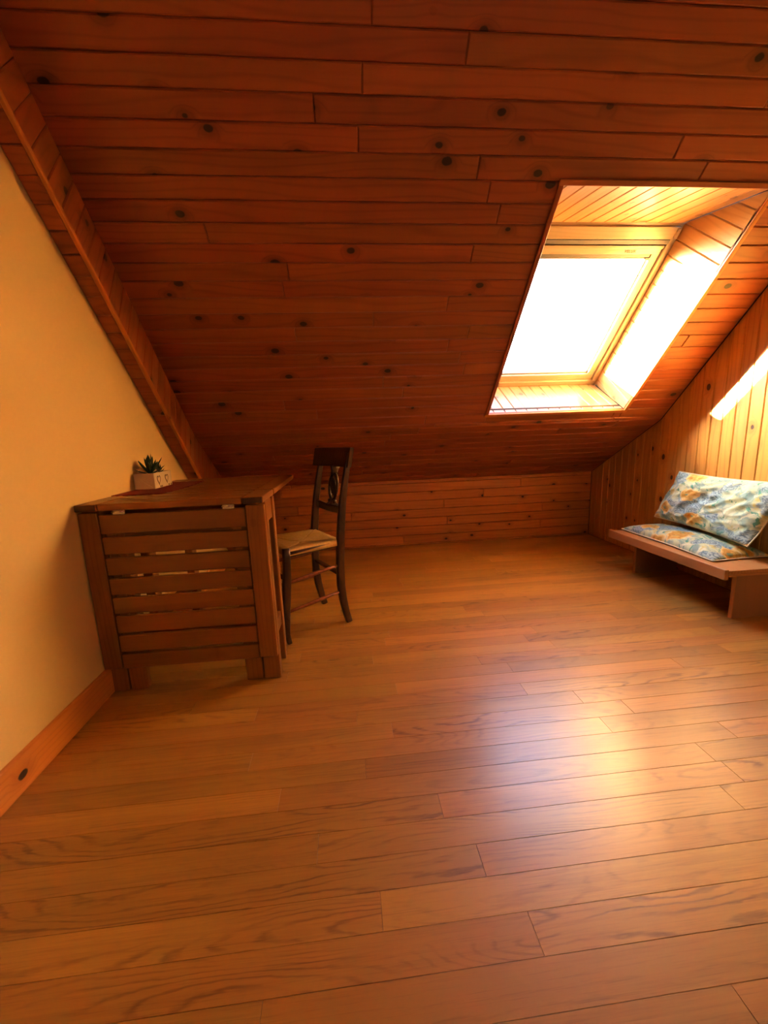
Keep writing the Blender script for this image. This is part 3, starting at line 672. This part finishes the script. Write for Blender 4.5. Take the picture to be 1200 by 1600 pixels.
# crest rail: broad flat plate, ends proud of the posts, slight curve
def crest():
    vs = []; fs = []; n = 14; hz = [0.846, 0.850, 0.944, 0.948]
    for i in range(n+1):
        b = -0.188 + 0.388*i/n; k = ((b)/0.19)**2
        for j, z in enumerate(hz):
            lean = -0.030 - (z-0.846)*0.22; bow = -0.012*(1-k) + (0.022 if b > 0 else 0.0)*max(0, b/0.2)
            ins = 0.004 if j in (0, 3) else 0.0
            vs.append(C(lean+bow+0.012-ins, b, z)); vs.append(C(lean+bow-0.010+ins, b, z))
    for i in range(n):
        for j in range(3):
            a = i*8+j*2; fs.append((a, a+8, a+10, a+2)); fs.append((a+1, a+3, a+11, a+9))
        a = i*8; fs.append((a, a+1, a+9, a+8)); fs.append((a+6, a+14, a+15, a+7))
    for a in (0, n*8):
        for j in range(3): fs.append((a+j*2, a+j*2+2, a+j*2+3, a+j*2+1) if a == 0 else (a+j*2, a+j*2+1, a+j*2+3, a+j*2+2))
    return mesh('crest_rail', vs, fs)
link('crest_rail', crest(), M['chair'], chr_, I4)
# carved splat: neck, pierced oval with slanting bars, foot scroll
def bk(z): return -0.004 - (z-0.63)*0.155    # lean of the back plane
sp_c = 0.735
sp_root = cl('splat_neck', M['chair'], [(bk(z)-0.004, 0.0, z) for z in (0.800, 0.815, 0.832, 0.850)], [(0.008, 0.022), (0.008, 0.017), (0.008, 0.022), (0.008, 0.030)], 12, True)
ovp = []; 
for i in range(25):
    t = 2*math.pi*i/24; ovp.append((bk(sp_c+0.072*math.sin(t))-0.004, 0.046*math.cos(t), sp_c+0.072*math.sin(t)))
loft('splat_oval', M['chair'], chr_, [C(*p) for p in ovp], [(0.0085, 0.0085)]*25, 8, False, tuple(cf), True, I4)
for i, off in enumerate((-0.030, -0.016, -0.002, 0.012, 0.026)):
    pts = [(bk(sp_c+v)-0.002, off+0.016*math.sin(v*30)+v*0.18, sp_c+v) for v in [(-0.052+abs(off)*0.5)+(0.104-abs(off))*q/6 for q in range(7)]]
    cl('splat_bar', M['chair'], pts, [(0.0055, 0.0055)]*7, 8, False)
cl('splat_foot', M['chair'], [(bk(z)-0.004, 0.0, z) for z in (0.632, 0.642, 0.655, 0.668)], [(0.008, 0.040), (0.008, 0.034), (0.008, 0.016), (0.008, 0.020)], 12, True)
for b in (-0.026, 0.026): cl('splat_scroll', M['chair'], [(bk(0.655)+0.006, b, 0.655), (bk(0.655)-0.014, b, 0.655)], [(0.011, 0.011)]*2, 14, False, up=(0, 0, 1))
# rush seat
def rush():
    n = 96; vs = []; fs = []; h = 0.468
    for j in range(n+1):
        for i in range(n+1):
            u, v = -1+2*i/n, -1+2*j/n                          # u across, v rear(-1)..front(+1)
            ue, ve = abs(u), abs(v); e = max(ue, ve)
            hwid = 0.168+0.030*(v+1)/2; a = 0.188+0.162*v; b = hwid*u
            cord = (b if ve > ue else a)*2*math.pi/0.0075
            notch = 1.0 - 0.55*max(0.0, 1-abs(ue-ve)/0.10)
            z = h + 0.012*(1-min(1, abs(e-0.80)/0.45)) - 0.010*(1-e) + 0.0016*math.sin(cord)*notch - 0.004*max(0.0, 1-abs(ue-ve)/0.06)*(e > 0.1)
            r = max(0.0, (e-0.90)/0.10); z -= 0.028*(1-math.sqrt(max(0, 1-r*r)))
            cu_ = max(0.0, min(ue, ve)-0.86)/0.14; sh = 1-0.06*cu_
            if v < -0.86 and ue > 0.86: sh *= 0.93
            vs.append(C(0.188+(a-0.188)*sh, b*sh, z))
    for j in range(n):
        for i in range(n): a = j*(n+1)+i; fs.append((a, a+n+1, a+n+2, a+1))
    N1 = len(vs)
    ring_ = [i for i in range(n+1)] + [j*(n+1)+n for j in range(1, n+1)] + [n*(n+1)+i for i in range(n-1, -1, -1)] + [j*(n+1) for j in range(n-1, 0, -1)]
    cen = C(0.188, 0, 0)
    lowr = []
    for k, idx in enumerate(ring_):
        p = Vector(vs[idx]); q = cen + (p-cen)*0.97; q.z = 0.441; vs.append(q); lowr.append(N1+k)
    m_ = len(ring_)
    for k in range(m_): fs.append((ring_[k], ring_[(k+1) % m_], lowr[(k+1) % m_], lowr[k]))
    fs.append(tuple(lowr[::-1]))
    return mesh('seat', vs, fs, True)
link('seat', rush(), M['straw'], chr_, I4)

# ------------------------------------------------------------------ low bench
BX = 1.858; BY0, BY1 = 1.778, 2.70
bn = empty('low_bench', (2.07, 2.24, 0)); props(bn, 'low sanded wooden bench along the right boarded wall', 'bench')
abox('front_rail', M['bench'], bn, BX, BX+0.022, BY0, BY1, 0.222, 0.276, 'y', 0.002)
abox('seat_board', M['bench'], bn, BX+0.023, XR-0.015, BY0+0.004, BY1-0.004, 0.250, 0.268, 'y', 0.0015)
abox('seat_lip', M['bench'], bn, BX+0.023, XR-0.015, BY0+0.002, BY0+0.018, 0.238, 0.2495, 'x', 0.001)
abox('end_panel', M['panel'], bn, 1.950, XR-0.02, 1.800, 1.818, 0.0, 0.2495, 'z', 0.001)
abox('panel_edging', M['bench'], bn, 1.944, 1.9497, 1.7995, 1.8185, 0.0, 0.2495, 'z', 0.001)
abox('end_panel', M['panel'], bn, 1.950, XR-0.02, 2.520, 2.538, 0.0, 0.2495, 'z', 0.001)
abox('panel_edging', M['bench'], bn, 1.944, 1.9497, 2.5195, 2.5385, 0.0, 0.2495, 'z', 0.001)
abox('back_rail', M['panel'], bn, 2.20, 2.218, 1.819, 2.519, 0.12, 0.2495, 'y', 0.001)

# ------------------------------------------------------------------ cushions
def pillow(name, c00, c10, c11, c01, th, bulge, seed, wr=1.0, n=64, us=1.0, vsn=1.0, uo=0.0, zmin=None):
    """c00-c10 bottom edge (u), c01-c11 top edge; returns mesh, both sides, and the seam loop"""
    c00, c10, c11, c01 = map(Vector, (c00, c10, c11, c01))
    N = (c10-c00).cross(c01-c00).normalized()
    def base(u, v):
        cc = (1-abs(2*u-1)**2)*bulge[0]; dd = (1-abs(2*v-1)**2)*bulge[1]
        vv = v; uu = u
        p = c00.lerp(c10, uu).lerp(c01.lerp(c11, uu), vv)
        pin = -0.014*(math.sin(math.pi*u)*(2*v-1)*abs(2*v-1)**3); pin2 = -0.012*(math.sin(math.pi*v)*(2*u-1)*abs(2*u-1)**3)
        p += (c01-c00).normalized()*pin + (c10-c00).normalized()*pin2
        return p
    vs = []; fs = []; uvs = []
    for side in (1, -1):
        for j in range(n+1):
            for i in range(n+1):
                u, v = i/n, j/n; a, b = abs(2*u-1), abs(2*v-1)
                pr = max(0.0, (1-a**3.2))**0.5*max(0.0, (1-b**3.2))**0.5
                q = Vector((u*3.0*us+seed, v*2.2*vsn, side*0.7))
                w1 = 1-abs(noise.noise(Vector((q.x*0.9+q.y*0.7, q.y*1.5-q.x*1.3, seed))))*2.2
                w2 = noise.noise(q*2.6)
                w3 = 1-abs(noise.noise(Vector((q.x*2.1-q.y*1.0, q.y*3.4+q.x*0.5, seed+4))))*3.0
                d = th*pr*(1+0.10*w2*wr) + wr*0.010*pr*max(w1, -0.6) + wr*0.006*pr*max(w3, -0.5)
                sag = 0.012*noise.noise(Vector((u*2.0, v*2.0, seed+9)))*wr
                q_ = base(u, v) + N*(side*d + sag)
                if zmin is not None: q_.z = max(q_.z, zmin)
                vs.append(q_); uvs.append((uo+u*us, v*vsn + (0.37 if side < 0 else 0)))
    m_ = (n+1)*(n+1)
    for j in range(n):
        for i in range(n):
            a = j*(n+1)+i; fs.append((a, a+1, a+n+2, a+n+1)); fs.append((m_+a, m_+a+n+1, m_+a+n+2, m_+a+1))
    me = mesh(name, vs, fs, True); uvl = me.uv_layers.new(name='UVMap')
    for lp in me.loops: uvl.data[lp.index].uv = uvs[lp.vertex_index]
    rg = [i for i in range(n+1)] + [j*(n+1)+n for j in range(1, n+1)] + [n*(n+1)+i for i in range(n-1, -1, -1)] + [j*(n+1) for j in range(n-1, -1, -1)]
    return me, [vs[k] for k in rg]
def cushion(name, label, args, pip, **kw):
    me, seam = pillow(name, *args, **kw)
    bm = bmesh.new(); bm.from_mesh(me); bmesh.ops.remove_doubles(bm, verts=bm.verts, dist=0.0002); bm.to_mesh(me); bm.free()
    for p in me.polygons: p.use_smooth = True
    o = link(name, me, M['floral']); props(o, label, 'cushion', None, 'floral cushions on the low bench')
    loft('piping', M['piping'] if pip else M['floral'], o, seam[::2]+[seam[0]], [(0.0032, 0.0032)]*(len(seam[::2])+1), 6, False, (0, 0.3, 1), True, I4)
    return o
cushion('seat_cushion', 'flat floral cushion lying on the low bench', ((1.952, 2.69, 0.278), (1.925, 1.918, 0.277), (2.276, 1.925, 0.278), (2.262, 2.69, 0.278)), True, zmin=0.2695, th=0.058, bulge=(0, 0), seed=3.2, wr=0.35, us=1.6, vsn=0.7)
cushion('back_cushion', 'upright floral cushion leaning on the right boarded wall', ((2.185, 2.675, 0.360), (2.100, 1.905, 0.350), (2.215, 1.790, 0.690), (2.212, 2.525, 0.694)), True, th=0.046, bulge=(0, 0), seed=7.9, wr=1.6, us=1.5, vsn=0.8, uo=2.3)
